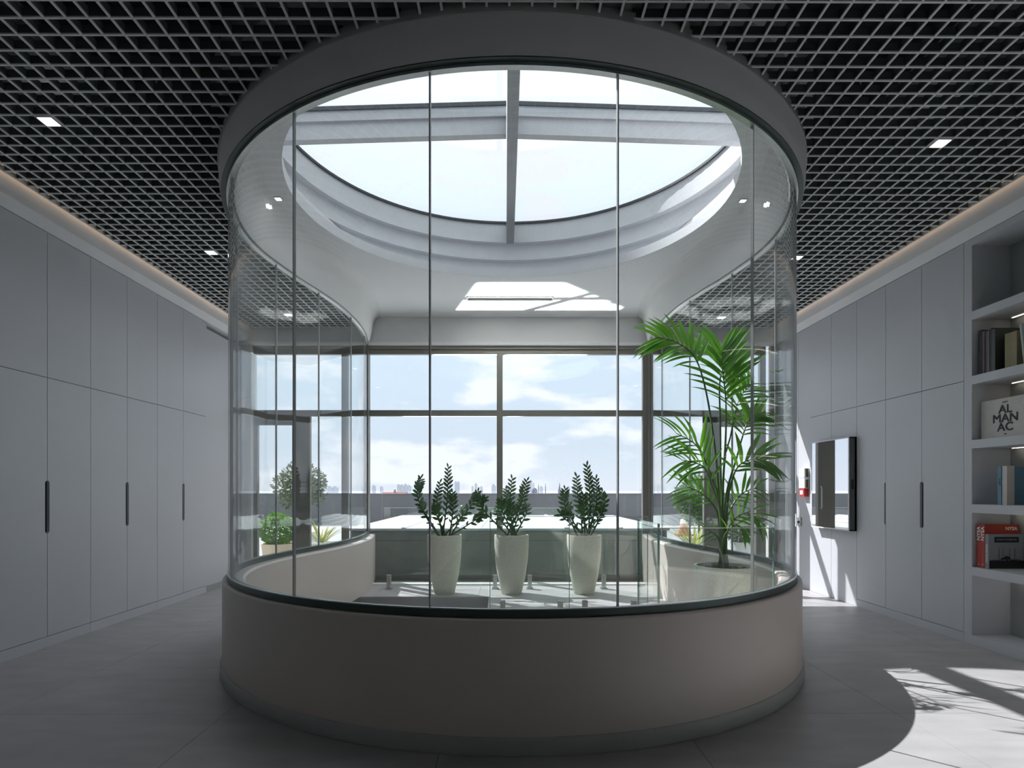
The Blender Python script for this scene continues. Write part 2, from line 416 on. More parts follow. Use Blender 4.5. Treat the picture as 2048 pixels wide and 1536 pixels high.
for s_ in (-1, 1):   # crossbeam, slightly raised at its middle
    xa, xb = CX + s_ * .04, CX + s_ * 1.93
    def B(z0, z1, y0, y1, m, nm):
        mb = MB(); b = 0
        mb.v = [(xa, y0, z0 + .06), (xb, y0, z0), (xb, y1, z0), (xa, y1, z0 + .06), (xa, y0, z1 + .06), (xb, y0, z1), (xb, y1, z1), (xa, y1, z1 + .06)]
        mb.f = [(0, 1, 2, 3), (4, 7, 6, 5), (0, 4, 5, 1), (1, 5, 6, 2), (2, 6, 7, 3), (3, 7, 4, 0)]
        mb.build(nm, m, sk)
    B(4.0, 4.13, 4.79, 4.86, M_sk, 'crossbeam'); B(4.13, 4.21, 4.765, 4.885, M_sk, 'crossbeam'); B(4.21, 4.24, 4.75, 4.90, M_skg, 'gasket')
box('mullion', mat('mullion_grey', (.33, .34, .36), .5, noise=.05, scale=10), CX - .034, CX + .05, CY - 1.96, CY + 1.93, 3.97, 4.21, sk)
gp = MB(); n = 96
for q0, q1 in ((0, 24), (24, 48), (48, 72), (72, 96)):
    g_ = MB(); a0 = 2 * math.pi * q0 / n
    pts = [(CX, CY)] + [(CX + 2.08 * math.cos(2 * math.pi * k / n), CY + 2.08 * math.sin(2 * math.pi * k / n)) for k in range(q0, q1 + 1)]
    g_.prism(pts, 4.206, 4.22, 2); g_.build('glass_pane', M_glass2, sk)

# ------------------------------------------------------------------ glass enclosure on its curved curb
en = empty('glass_enclosure', (CX, CY, 0), 'round floor-to-ceiling glass ring standing on a curved grey curb wall', 'glass partition')
sweep([(.042, .08), (.042, .600), (.040, .608), (.035, .6125), (.029, .614), (-.085, .614), (-.10, .60), (-.10, 0), (-.06, 0), (-.06, .08)]).build('curb_wall', M_curb, en, smooth=True)
sweep([(.050, .001), (.053, .01), (.053, .074), (.047, .084), (-.05, .084), (-.05, .001)]).build('base_strip', M_kick, en, smooth=True)
ch = sweep([(.013, .614), (.013, .654), (-.021, .654), (-.021, .614)]).build('glazing_channel', M_chan, en, smooth=True)
sweep([(.0135, .652), (.0135, .658), (.0065, .658), (.0065, .652)]).build('channel_cap', M_trim, ch, smooth=False)
sweep([(.049, ZB + .001), (.049, ZB - .006), (.018, ZB - .006), (.018, ZB + .001)]).build('shadow_gap', M_chan, en)
tp = sweep([(.017, ZB + .004), (.017, ZB - .02), (-.017, ZB - .02), (-.017, ZB + .004)]).build('top_track', M_trim, en, smooth=False)
# joints
def near(fx):
    best = min(range(NP), key=lambda i: fx(PATH[i])); return best
angs = [(-10.2, 0), (-34.2, 0), (-58.2, 0), (-79, 0), (13.8, 0), (37.8, 0), (61.8, 0), (84, 0)]
J = []
for a, _ in angs:
    q = (CX + RG * math.sin(R(a)), CY - RG * math.cos(R(a)))
    J.append(near(lambda p: (p[0] - q[0]) ** 2 + (p[1] - q[1]) ** 2))
for y in (5.12, 5.86, 6.68, 7.5): J.append(near(lambda p: abs(p[1] - y) + (10 if p[0] > 0 else 0)))
for y in (5.35, 6.1, 6.9, 7.6): J.append(near(lambda p: abs(p[1] - y) + (10 if p[0] < 0 else 0)))
J = sorted(set([0] + J + [NP - 1]))
for a, b in zip(J, J[1:]):
    sweep([(.006, .645), (.006, ZB - .012), (-.006, ZB - .012), (-.006, .645)], a, b).build('glass_panel', M_glass, en, smooth=True)
for j in J[1:-1]:
    p, q = PATH[j], NRM[j]; t_ = (-q[1], q[0]); mb = MB()
    pr = [(p[0] + q[0] * a * .0075 + t_[0] * b * .0035, p[1] + q[1] * a * .0075 + t_[1] * b * .0035) for a, b in ((-1, -1), (1, -1), (1, 1), (-1, 1))]
    mb.prism(pr, .655, ZB - .02, 2); mb.build('glass_joint', M_joint, en)
for j in (0, NP - 1):
    p = PATH[j]; MB().box(p[0] - .018, p[0] + .018, p[1], YB, .60, ZB).build('end_post', M_frame, en)
    s_ = -1 if j == 0 else 1
    MB().box(p[0] - .04 - (.06 if s_ > 0 else 0), p[0] + .04 + (.06 if s_ < 0 else 0), p[1], YB, 0, .614).build('end_pier', M_curb, en)

# ------------------------------------------------------------------ window wall
wb = MB()
wb.box(-3.95, CX - 1.95, YB, YB + .12, 3.166, 3.95).box(CX + 1.95, 4.18, YB, YB + .12, 3.166, 3.95).box(CX - 1.95, CX + 1.95, YB, YB + .12, 3.166, 3.95)
wb.box(-3.95, -3.50, YB, YB + .12, 0, 3.166).box(3.59, 4.18, YB, YB + .12, 0, 3.166)
wallb = stru(wb.build('wall_back', M_white))
box('blind_box', mat('blind_white', (.9, .9, .92), .5, noise=.01), -3.5, 3.6, YB - .05, YB + .02, 3.126, 3.166, wallb)
box('corner_pier', M_white, -3.5, -3.365, YB - .06, YB + .12, 0, 3.12, wallb)
box('floor_track', mat('track_dark', (.10, .11, .11), .5, noise=.05), -1.80, 1.86, 7.62, YB, .0005, .004, wallb)
box('threshold_strip', M_soff, -1.72, 1.80, 7.50, 7.60, .0, .022, wallb)
def F(p, nm, x0, x1, z0, z1, dy=0., d=.07): box(nm, M_frame, x0, x1, YB + .01 + dy, YB + .01 + dy + d, z0, z1, p, bevel=.003)
def G(p, x0, x1, z0, z1): box('glass_pane', M_glass2, x0, x1, YB + .035, YB + .047, z0, z1, p)
HT = mat('head_tan', (.28, .25, .21), .6, noise=.04)
w1 = stru(empty('window_1', (0, YB, 0)))
F(w1, 'frame_post', -1.886, -1.819, 0, 3.126); F(w1, 'frame_post', -.111, -.032, .06, 3.02); F(w1, 'frame_post', 1.846, 1.946, 0, 3.126)
F(w1, 'frame_head', -1.819, 1.846, 3.019, 3.082); box('head_trim', HT, -1.819, 1.846, YB - .01, YB + .05, 3.082, 3.126, w1)
F(w1, 'transom', -1.819, -.111, 2.19, 2.27); F(w1, 'transom', -.032, 1.846, 2.19, 2.27); F(w1, 'frame_sill', -1.819, 1.846, 0, .06)
for a, b in ((-1.819, -.111), (-.032, 1.846)): G(w1, a, b, 2.27, 3.019); G(w1, a, b, .06, 2.19)
w2 = stru(empty('window_2', (-2.7, YB, 0)))
F(w2, 'frame_head', -3.365, -1.886, 3.019, 3.082); box('head_trim', HT, -3.365, -1.886, YB - .01, YB + .05, 3.082, 3.126, w2)
F(w2, 'transom', -3.365, -2.61, 2.12, 2.27); F(w2, 'transom', -2.61, -2.19, 2.19, 2.27); F(w2, 'transom', -2.10, -1.886, 2.19, 2.27)
F(w2, 'frame_post', -2.80, -2.61, 0, 2.12); F(w2, 'frame_post', -2.19, -2.10, 0, 3.019); F(w2, 'frame_sill', -2.61, -2.19, 0, .06); F(w2, 'frame_sill', -2.10, -1.886, 0, .06)
G(w2, -3.365, -2.19, 2.27, 3.019); G(w2, -2.61, -2.19, .06, 2.19); G(w2, -2.10, -1.886, .06, 2.19); G(w2, -2.10, -1.886, 2.27, 3.019)
w3 = stru(empty('window_3', (2.7, YB, 0)))
F(w3, 'frame_head', 1.946, 3.42, 3.019, 3.082); box('head_trim', HT, 1.946, 3.42, YB - .01, YB + .05, 3.082, 3.126, w3)
F(w3, 'transom', 1.946, 2.67, 2.19, 2.27); F(w3, 'transom', 2.67, 3.42, 2.10, 2.27); F(w3, 'frame_post', 2.67, 2.85, 0, 2.19); F(w3, 'frame_post', 3.42, 3.50, 0, 3.126); F(w3, 'frame_post', 3.55, 3.60, 0, 3.126, -.03)
F(w3, 'frame_sill', 1.946, 2.67, 0, .06)
G(w3, 1.946, 3.42, 2.27, 3.019); G(w3, 1.946, 2.67, .06, 2.19)
for nm, a, b in (('door_1', -3.365, -2.80), ('door_2', 2.85, 3.42)):
    d = stru(empty(nm, ((a + b) / 2, YB, 0)))
    zt = 2.12 if a < 0 else 2.10
    F(d, 'stile', a, a + .05, .01, zt); F(d, 'stile', b - .05, b, .01, zt); F(d, 'rail', a + .05, b - .05, zt - .05, zt); F(d, 'rail', a + .05, b - .05, .01, .10)
    G(d, a + .05, b - .05, .10, zt - .05)
    hx = b - .03 if a < 0 else a + .03
    MB().tube([(hx, YB - .03, .95), (hx, YB - .05, .98), (hx, YB - .05, 1.22), (hx, YB - .03, 1.25)], .008).build('door_handle', M_steel, d)

# ------------------------------------------------------------------ cabinets
def cap_pts(yc, z0, z1, w, side, n=7):
    """half capsule outline on the door edge at y = yc, towards side (+1 / -1)"""
    r = w; out = []
    for k in range(n + 1):
        a = math.pi / 2 * k / n; out.append((yc + side * r * math.sin(a), z0 + r - r * math.cos(a)))
    for k in range(n + 1):
        a = math.pi / 2 * k / n; out.append((yc + side * r * math.cos(a), z1 - r + r * math.sin(a)))
    return out
def door(parent, name, xf, sgn, y0, y1, z0, z1, notch=None):
    """flat leaf facing the room; notch = side of a half capsule finger slot"""
    g = .0025; y0 += g; y1 -= g; z0 += g; z1 -= g
    if notch == 'hi':    # slot on the y1 edge
        pts = [(y0, z0), (y1, z0)] + cap_pts(y1, .868, 1.272, .020, -1) + [(y1, z1), (y0, z1)]
    elif notch == 'lo':
        pts = [(y0, z0), (y1, z0), (y1, z1), (y0, z1)] + cap_pts(y0, .868, 1.272, .020, 1)[::-1]
    else: pts = [(y0, z0), (y1, z0), (y1, z1), (y0, z1)]
    return MB().prism(pts, xf, xf + sgn * .022, 0).build(name, M_cab, parent)
ZM = 2.06
def unit(sgn, xf, ys, top, label, notches, zlow=.08, plinth=True, group=None, name='cabinet', kindc='cabinet'):
    e = empty(name, (xf + sgn * .2, (ys[0] + ys[-1]) / 2, 0), label, kindc, group)
    box('body', M_cab2, xf + sgn * .045, xf + sgn * .34, ys[0] + .002, ys[-1] - .002, .0, top, e)
    MB().box(xf + sgn * .024, xf + sgn * .045, ys[0] + .03, ys[-1] - .03, zlow + .05, top - .02).build('carcass_front', M_dark, e)
    if plinth: box('plinth', M_cab, xf, xf + sgn * .03, ys[0] + .0015, ys[-1] - .0015, 0, zlow - .002, e)
    for i in range(len(ys) - 1):
        door(e, 'door', xf, sgn, ys[i], ys[i + 1], zlow, ZM, notches[i])
        door(e, 'upper_door', xf, sgn, ys[i], ys[i + 1], ZM, top)
    return e
LY = [4.093, 4.573, 5.049, 5.538, 6.017, 6.504, 7.006]
TL = 3.170
unit(-1, XL, LY[0:3], TL, 'tall grey handleless cabinet at the left edge of the photo, nearest of three', ['hi', 'lo'], group='tall grey cabinets along the left wall')
unit(-1, XL, LY[2:5], TL, 'tall grey handleless cabinet in the middle of the left wall', ['hi', 'lo'], group='tall grey cabinets along the left wall')
unit(-1, XL, LY[4:7], TL, 'tall grey handleless cabinet on the left wall, closest to the glass ring', ['hi', 'lo'], group='tall grey cabinets along the left wall')
wp = empty('wall_panel', (XL - .2, 7.45, 0), 'plain pale grey wall panelling between left cabinets and windows', 'panel')
MB().box(XL - .34, XL - .01, 7.009, YB - .06, 0, 3.10).build('body', M_cab, wp)
box('skirting', M_cab2, XL - .01, XL, 7.009, YB - .06, 0, .07, wp)
# closing run of plain wall beside the camera (outside the frame)
stru(MB().box(XL - .34, XL, -3, LY[0] - .004, 0, 3.17).build('wall_left_near', M_cab))
RY = [4.707, 5.186, 5.676, 6.143]
TR = 3.152
e = empty('cabinet', (XR + .2, 5.42, 0), 'tall grey three-door cabinet on the right wall beside the bookshelf', 'cabinet')
box('body', M_cab2, XR + .045, XR + .34, RY[0] + .002, RY[-1] - .002, 0, TR, e)
box('carcass_front', M_dark, XR + .024, XR + .045, RY[0] + .03, RY[-1] - .03, .13, TR - .02, e)
box('plinth', M_cab, XR, XR + .03, RY[0] + .0015, RY[-1] - .0015, 0, .073, e)
for a, b, nt_ in ((RY[0], RY[1], 'hi'), (RY[1], RY[2], 'lo'), (RY[2], RY[3], 'lo')):
    door(e, 'door', XR, 1, a, b, .075, ZM, nt_); door(e, 'upper_door', XR, 1, a, b, ZM, TR)
wq = empty('wall_panel', (XR + .2, 7.0, 0), 'full-height grey wall panelling behind the mirror on the right wall', 'panel')
box('body', M_cab2, XR + .024, XR + .34, 6.146, YB, 0, TR, wq)
for a, b in ((6.143, 6.627), (6.627, 7.09)):
    door(wq, 'panel', XR, 1, a, b, 0, ZM); door(wq, 'panel', XR, 1, a, b, ZM, TR)
for a, b in ((7.10, 7.40), (7.40, 7.68), (7.68, YB - .03)):
    door(wq, 'panel', XR + .012, 1, a, b, 0, TR)
# bookshelf
bs = empty('bookshelf', (XR + .2, 4.0, 0), 'open grey built-in bookshelf at the right edge with lit shelves', 'bookshelf')
Y0b, Y1b = 2.6, 4.705
XBK = XR + .30
box('side_panel', M_cab, XR, XBK + .03, 4.627, Y1b, 0, TR, bs); box('side_panel', M_cab, XR, XBK + .03, Y0b - .08, Y0b, 0, TR, bs)
box('back_panel', M_cab2, XBK, XBK + .02, Y0b, 4.627, 0, TR, bs); box('plinth', M_cab, XR, XBK, Y0b, 4.627, 0, .073, bs)
box('top_panel', M_cab, XR, XBK, Y0b, 4.627, 3.10, TR, bs)
box('back_joint', M_dark, XBK - .001, XBK + .001, 4.20, 4.203, .08, 3.1, bs)
SHZ = [2.588, 2.086, 1.588, 1.089, .603]
for z in SHZ:
    box('shelf', M_cab, XR, XBK, Y0b, 4.627, z - .066, z, bs, bevel=.001)
    box('led_strip', M_ledw, XBK - .045, XBK - .035, Y0b + .05, 4.56, z - .070, z - .066, bs)
stru(MB().box(XR, XR + .34, -3, Y0b - .085, 0, 3.152).build('wall_right_near', M_cab))

# ------------------------------------------------------------------ books
def text(parent, s, size, loc, rot, m, name='lettering', ext=.0006, align='CENTER', sx=1., bold=0.):
    c = bpy.data.curves.new(name, 'FONT'); c.body = s; c.size = size; c.extrude = ext; c.align_x = align; c.align_y = 'CENTER'; c.resolution_u = 3
    tmp = bpy.data.objects.new('tmp', c); COL.objects.link(tmp); bpy.context.view_layer.update()
    me = bpy.data.meshes.new_from_object(tmp.evaluated_get(bpy.context.evaluated_depsgraph_get())); bpy.data.objects.remove(tmp); bpy.data.curves.remove(c)
    
    if bold:
        vs = [v.co.copy() for v in me.vertices]; fs = [tuple(p.vertices) for p in me.polygons]; n0 = len(vs); V = []; Fc = []
        for q, (dx, dy) in enumerate(((-1, -1), (1, -1), (-1, 1), (1, 1))):
            V += [(v.x + dx * bold, v.y + dy * bold, v.z + q * .00004) for v in vs]; Fc += [tuple(i + q * n0 for i in f) for f in fs]
        bpy.data.meshes.remove(me); me = bpy.data.meshes.new(name); me.from_pydata(V, [], Fc)
    me.materials.clear(); me.materials.append(m); o = bpy.data.objects.new(name, me); COL.objects.link(o)
    o.parent = parent; o.location = Vector(loc) - org(parent); o.rotation_euler = rot; o.scale = (sx, 1, 1)
    return o
FACE_X = (R(90), 0, R(-90))      # text on a face looking to -X (reads along -Y)
FACE_Y = (R(90), 0, 0)           # text on a face looking to -Y
def paper(): return mat('book_pages', (.62, .58, .50), .9, noise=.05, scale=40, stretch=(1, 30, 1))
def cover(c, nm): return mat(nm, c, .5, noise=.06, scale=20)
def book(x, y0, y1, z, h, d, m, label, group, tilt=0.):
    """spine at x looking to -X, thickness y0..y1"""
    e = empty('book', (x, (y0 + y1) / 2, z), label, 'book', group)
    t = .003
    MB().box(x, x + t, y0, y1, z, z + h).box(x + t, x + d, y0, y0 + t, z, z + h).box(x + t, x + d, y1 - t, y1, z, z + h).build('cover', m, e)
    box('pages', paper(), x + t, x + d - .004, y0 + t, y1 - t, z + .003, z + h - .004, e)
    if tilt: e.rotation_euler = (tilt, 0, 0)
    return e
navy = cover((.012, .018, .03), 'cover_black'); rose = cover((.16, .10, .11), 'cover_mauve'); slate = cover((.05, .075, .09), 'cover_slate'); olive = cover((.05, .065, .055), 'cover_olive')
tan = cover((.36, .31, .17), 'cover_tan'); mint = cover((.42, .50, .48), 'cover_mint'); red = cover((.42, .045, .03), 'cover_red'); grey = cover((.28, .30, .32), 'cover_grey'); blue = cover((.13, .27, .38), 'cover_blue'); cream = cover((.62, .58, .54), 'cover_cream')
z = SHZ[1]; g1 = 'books standing on the second shelf from the top'
book(3.662, 4.570, 4.602, z, .345, .26, navy, 'thick black book standing furthest left on the upper book shelf', g1)
book(3.664, 4.545, 4.568, z, .330, .24, rose, 'mauve-spined book just right of the thick black book', g1)
book(3.668, 4.524, 4.543, z, .315, .22, slate, 'slim slate book between two mauve-spined books', g1)
book(3.666, 4.503, 4.522, z, .322, .22, rose, 'second mauve-spined book, right of the slim slate one', g1)
book(3.668, 4.478, 4.501, z, .335, .24, navy, 'tall black book beside the blue-grey one on the upper shelf', g1)
book(3.664, 4.448, 4.476, z, .322, .22, olive, 'blue-grey book with its dark green cover facing the room, upper shelf', g1)
for i in range(5):
    book(3.700, 4.385 - .021 * i, 4.404 - .021 * i, z, .268, .17, tan, ['tan book leftmost of a row of five matching volumes', 'tan book second from left in a row of five matching volumes', 'tan book in the middle of a row of five matching volumes', 'tan book fourth from left in a row of five matching volumes', 'tan book rightmost of a row of five matching volumes'][i], 'matching tan volumes on the upper shelf')
book(3.690, 4.215, 4.232, z + .004, .30, .18, mint, 'pale green-edged book leaning against the tan volumes', g1, tilt=R(-7.0))
# cover standing face out
z = SHZ[2]
al = empty('book', (3.69, 4.38, z), 'large white picture book titled AL MAN AC standing face out', 'book')
MB().box(3.688, 3.691, 4.152, 4.608, z, z + .292).box(3.717, 3.720, 4.152, 4.608, z, z + .292).box(3.691, 3.717, 4.605, 4.608, z, z + .292).build('cover', cream, al)
box('pages', paper(), 3.691, 3.717, 4.156, 4.605, z + .004, z + .288, al)
M_ink = mat('black_ink', (.015, .018, .02), .6, noise=.05)
for s_, zz, sz in (('AL', .208, .086), ('MAN', .142, .086), ('AC', .076, .086), ('DAILY', .262, .018), ('2020', .026, .012)):
    if s_ in ('AL', 'MAN', 'AC'):
        text(al, s_, sz, (3.6872, 4.385, z + zz), FACE_X, M_ink, sx=1.2, bold=.0018)
    else: text(al, s_ if s_ != 'DAILY' else 'DAILY', sz, (3.6872, 4.385, z + zz), FACE_X, M_ink)
z = SHZ[3]; g2 = 'pair of books on the shelf at eye level'
bb = book(3.668, 4.398, 4.430, z, .285, .20, blue, 'blue book standing at eye level left of a cream one', g2)
text(bb, 'YAP', .028, (3.6672, 4.414, z + .17), (R(90), R(90), R(-90)), M_ink)
book(3.672, 4.352, 4.394, z, .288, .055, cream, 'cream-paged book standing right of the blue one at eye level', g2)
z = SHZ[4]; g3 = 'books on the lowest filled shelf'
M_wink = mat('white_ink', (.85, .82, .78), .6, noise=.02)
r1 = book(3.654, 4.571, 4.608, z, .333, .26, red, 'red book with white spine letters NYSA, left of two', g3)
r2 = book(3.654, 4.532, 4.569, z, .333, .26, red, 'red book with white spine letters NYSA, right of two', g3)
for rr, yy in ((r1, 4.5895), (r2, 4.5505)):
    text(rr, 'NYSA', .043, (3.6532, yy, z + .262), (R(90), R(-90), R(-90)), M_wink, bold=.001)
    MB().lathe([(.006, 0), (.006, .0008)], 0, 0, 10)
    box('spine_mark', M_wink, 3.6533, 3.654, yy - .004, yy + .004, z + .022, z + .030, rr)
text(r2, 'NYSA', .036, (3.857, 4.5312, z + .302), FACE_Y, M_wink, bold=.001)
gb = book(3.656, 4.498, 4.530, z, .262, .265, grey, 'grey book with a dark mosque picture on its cover beside red books', g3)
text(gb, 'MIMAR SINAN', .022, (3.6552, 4.514, z + .115), (R(90), R(-90), R(-90)), M_wink, bold=.0004)
box('title_plate', navy, 3.70, 3.885, 4.4972, 4.498, z + .200, z + .242, gb)
text(gb, 'DUNYA VE ESERLERI', .017, (3.792, 4.4966, z + .221), FACE_Y, mat('silver_ink', (.4, .42, .42), .6, noise=.02), ext=.0003)
pm_ = MB(); pm_.box(3.662, 3.93, 4.4974, 4.498, z + .004, z + .062)
for i in range(26):
    xx = 3.668 + i * .0098; hh = .062 + .012 * random.random(); pm_.box(xx, xx + .009, 4.4974, 4.498, z + .06, z + hh)
for xx in (3.735, 3.765, 3.815, 3.855): pm_.box(xx - .0012, xx + .0012, 4.4972, 4.498, z + .06, z + .155); pm_.box(xx - .0028, xx + .0028, 4.4972, 4.498, z + .10, z + .106)
pm_.prism([(3.795 + .03 * math.cos(math.pi * k / 10), z + .07 + .028 * math.sin(math.pi * k / 10)) for k in range(11)], 4.4972, 4.498, 1)
pm_.prism([(3.76 + .014 * math.cos(math.pi * k / 8), z + .07 + .014 * math.sin(math.pi * k / 8)) for k in range(9)], 4.4973, 4.498, 1)
pm_.build('cover_picture', M_ink, gb)

# ------------------------------------------------------------------ mirror, call point, switch, small boxes
mi = empty('wall_mirror', (XR - .05, 6.5, 1.25), 'tall rectangular mirror box hung on the grey panelling at right', 'mirror')
xm = XR - .08; my0, my1, mz0, mz1 = 6.145, 6.90, .775, 1.75
MB().box(xm + .004, XR, my0, my0 + .012, mz0, mz1).box(xm + .004, XR, my1 - .012, my1, mz0, mz1).box(xm + .004, XR, my0, my1, mz0, mz0 + .012).box(xm + .004, XR, my0, my1, mz1 - .012, mz1).box(XR - .02, XR - .001, my0, my1, mz0, mz1).build('case', mat('mirror_case', (.13, .135, .14), .4, noise=.05), mi)
box('mirror_glass', M_mirror, xm, xm + .004, my0 + .012, my1 - .012, mz0 + .012, mz1 - .012, mi)
MB().box(xm - .002, xm + .006, my0, my0 + .012, mz0, mz1).box(xm - .002, xm + .006, my1 - .012, my1, mz0, mz1).box(xm - .002, xm + .006, my0 + .012, my1 - .012, mz0, mz0 + .012).box(xm - .002, xm + .006, my0 + .012, my1 - .012, mz1 - .012, mz1).build('rim', M_soff, mi)
box('finger_pull', M_dark, xm + .02, xm + .05, my0 - .003, my0 + .001, 1.21, 1.31, mi)
cp = empty('fire_call_point', (XR, 7.2, 1.17), 'small red square fire alarm call point on the right wall', 'alarm')
box('body', mat('alarm_red', (.55, .03, .03), .4, noise=.03), XR - .045, XR + .012, 7.14, 7.26, 1.12, 1.22, cp, bevel=.004)
box('front_plate', M_soff, XR - .048, XR - .044, 7.165, 7.235, 1.145, 1.195, cp)
sw = empty('door_switch', (XR, 7.35, .8), 'small steel square switch plate low on the right wall by the door', 'switch')
box('plate', M_steel, XR - .004, XR + .012, 7.31, 7.40, .76, .86, sw, bevel=.002); box('button', M_dark, XR - .012, XR - .004, 7.34, 7.37, .79, .82, sw)
for i, (zz, lb) in enumerate(((1.40, 'upper of two small white wall boxes above the red alarm'), (1.27, 'lower of two small white wall boxes above the red alarm'))):
    sb = empty('control_box', (XR, 7.16, zz), lb, 'wall box', 'small white boxes above the alarm')
    box('housing', M_soff, XR - .05, XR + .012, 7.12, 7.26, zz - .05, zz + .06, sb, bevel=.004)
    box('side_vent', mat('vent_brown', (.12, .09, .06), .6, noise=.05), XR - .035, XR - .005, 7.117, 7.12, zz - .045, zz + .055, sb)

# ------------------------------------------------------------------ plants
def leaf_mesh(name, L_, w, m, fold=.25, droop=.0, n=6, tip=.0):
    mb = MB()
    for i in range(n + 1):
        t = i / n; ww = w * (math.sin(math.pi * min(1, t * .93 + .07)) ** .8) * (1 - .15 * t) + (0 if i else .001)
        if i == n: ww = .0004
        zc = -droop * t * t * L_
        mb.v += [(-ww, t * L_, zc + fold * ww), (0, t * L_, zc), (ww, t * L_, zc + fold * ww)]
    for i in range(n):
        a = i * 3; mb.f += [(a, a + 1, a + 4, a + 3), (a + 1, a + 2, a + 5, a + 4)]
    me = bpy.data.meshes.new(name); me.from_pydata(mb.v, [], mb.f); me.materials.append(m)
    for p in me.polygons: p.use_smooth = True
    return me
def place_leaf(me, name, parent, base, d, up, s=1., sw=1.):
    """leaf grows along d with its face towards up; parent sits at world org(parent)"""
    d = d.normalized(); x = d.cross(up).normalized(); u = x.cross(d).normalized()
    M = Matrix((x * s * sw, d * s, u * s)).transposed().to_4x4(); M.translation = base - org(parent)
    o = bpy.data.objects.new(name, me); COL.objects.link(o); o.parent = parent; o.matrix_local = M
    return o
def bez(p, n):
    """smooth polyline through control points"""
    p = [Vector(q) for q in p]; p = [p[0] * 2 - p[1]] + p + [p[-1] * 2 - p[-2]]
    out = []
    for i in range(1, len(p) - 2):
        for j in range(n): out.append(Vector(cat(p[i - 1], p[i], p[i + 1], p[i + 2], j / n)))
    out.append(p[-2]); return out
zz_leaf = leaf_mesh('zz_leaflet', 1., .20, M_zz, fold=.3, droop=.12)
def zz_plant(px, tips, label, seed, tilt=False):
    rnd = random.Random(seed); Y = 6.92
    c = at(px, 1187, Y); c.z = 0
    e = empty('potted_zz_plant', c, label, 'potted plant', 'three tall stone pots with dark green plants in a row')
    prof = [(.112, 0), (.118, .01), (.165, .22), (.19, .40), (.199, .56), (.199, .672), (.196, .682), (.184, .682), (.180, .66), (.178, .60)]
    MB().lathe(prof, c.x, c.y, 40).build('planter', M_pot, e, smooth=True)
    MB().lathe([(.10, .615), (.178, .62), (.178, .635), (.10, .642), (.02, .65)], c.x, c.y, 24).build('soil', M_soil, e, smooth=True)
    for k, (tx, ty_, bend, dep) in enumerate(tips):
        b0 = Vector((c.x + rnd.uniform(-.07, .07), c.y + rnd.uniform(-.07, .07), .63))
        t_ = at(tx, ty_, Y + dep)
        mid = b0.lerp(t_, .5) + Vector((bend * .25, 0, .05 + abs(bend) * .1))
        pts = bez([b0, mid, t_], 9); Ls = sum((b - a).length for a, b in zip(pts, pts[1:]))
        n = len(pts)
        mb = MB(); mb.tube([p - Vector((0, 0, 0)) for p in pts], [.0095 * (1 - .8 * i / (n - 1)) + .0015 for i in range(n)], 6)
        st_ = mb.build('stem', M_zzs, e, smooth=True)
        nl = max(5, int(Ls / .034)); ph = rnd.uniform(0, 3.1)
        for i in range(nl):
            t = .22 + .78 * i / (nl - 1); f = t * (n - 1); j = min(int(f), n - 2); p = pts[j].lerp(pts[j + 1], f - j); d = (pts[j + 1] - pts[j]).normalized()
            side = 1 if i % 2 else -1
            a = ph + rnd.uniform(-.35, .35); lat = d.cross(Vector((0, 1, 0))).normalized(); nor = lat.cross(d).normalized()
            w = lat * math.cos(a * .25) * side + nor * math.sin(a) * .55
            dd = (w * .85 + d * (.75 if t < .97 else 3)).normalized()
            s = (.092 if t > .3 else .06) * (1 - .35 * max(0, t - .7) / .3) * rnd.uniform(.85, 1.12)
            up = (nor * -1 + Vector((rnd.uniform(-.3, .3), -.3, .5))).normalized()
            place_leaf(zz_leaf, 'leaflet', st_, p, dd, up, s)
    return e
zz_plant(889, [(842, 956, -.6, -.05), (896, 934, .1, .05), (846, 1000, -.4, .1), (956, 983, .5, -.1), (953, 1038, .9, 0), (905, 985, .1, -.1), (870, 1010, -.2, -.15), (925, 1010, .3, .15), (880, 965, -.2, .1)],
         'tall tapered stone pot with spreading dark-leaved plant, leftmost of three', 3)
zz_plant(1023, [(968, 997, -.7, -.1), (1024, 957, -.1, .05), (1054, 961, .2, -.05), (1012, 978, -.2, .15), (1002, 1000, -.3, -.15), (1040, 1000, .2, .12), (1022, 1005, 0, -.2), (1052, 1010, .3, .1), (994, 1015, -.4, .1)],
         'tall tapered stone pot with upright dark-leaved plant, middle of three', 11)
zz_plant(1168, [(1174, 931, .1, 0), (1153, 953, -.2, .05), (1192, 957, .2, -.05), (1130, 978, -.3, -.05), (1204, 984, .4, .1), (1166, 990, 0, -.2), (1140, 1010, -.4, .12), (1184, 1000, .2, .2), (1160, 1010, 0, .15), (1200, 1012, .4, -.1), (1130, 1028, -.7, 0)],
         'tall tapered stone pot with spiky upright plant, rightmost of three', 23)
# palm
PY = 4.47
pc = at(1450, 1130, PY); pcx, pcy = pc.x, PY
pe = empty('potted_palm', (pcx, pcy, 0), 'large potted palm in a wide pale stone pot inside the glass ring', 'potted palm')
MB().lathe([(.16, 0), (.17, .01), (.205, .25), (.224, .55), (.226, .625), (.222, .635), (.203, .635), (.198, .61), (.195, .55)], pcx, pcy, 48).build('planter', mat('pale_speckled_stone', (.88, .89, .80), .75, noise=.14, scale=110, bump=.06, bscale=100), pe, smooth=True)
MB().lathe([(.08, .57), (.197, .575), (.197, .60), (.12, .608), (.02, .615)], pcx, pcy, 24).build('soil', M_soil, pe, smooth=True)
mb = MB(); rs = random.Random(5)
for i in range(60):
    a = rs.uniform(0, 6.28); r = rs.uniform(.02, .18); s = rs.uniform(.006, .014); mb.box(pcx + r * math.cos(a) - s, pcx + r * math.cos(a) + s, pcy + r * math.sin(a) - s, pcy + r * math.sin(a) + s, .598, .607 + s)
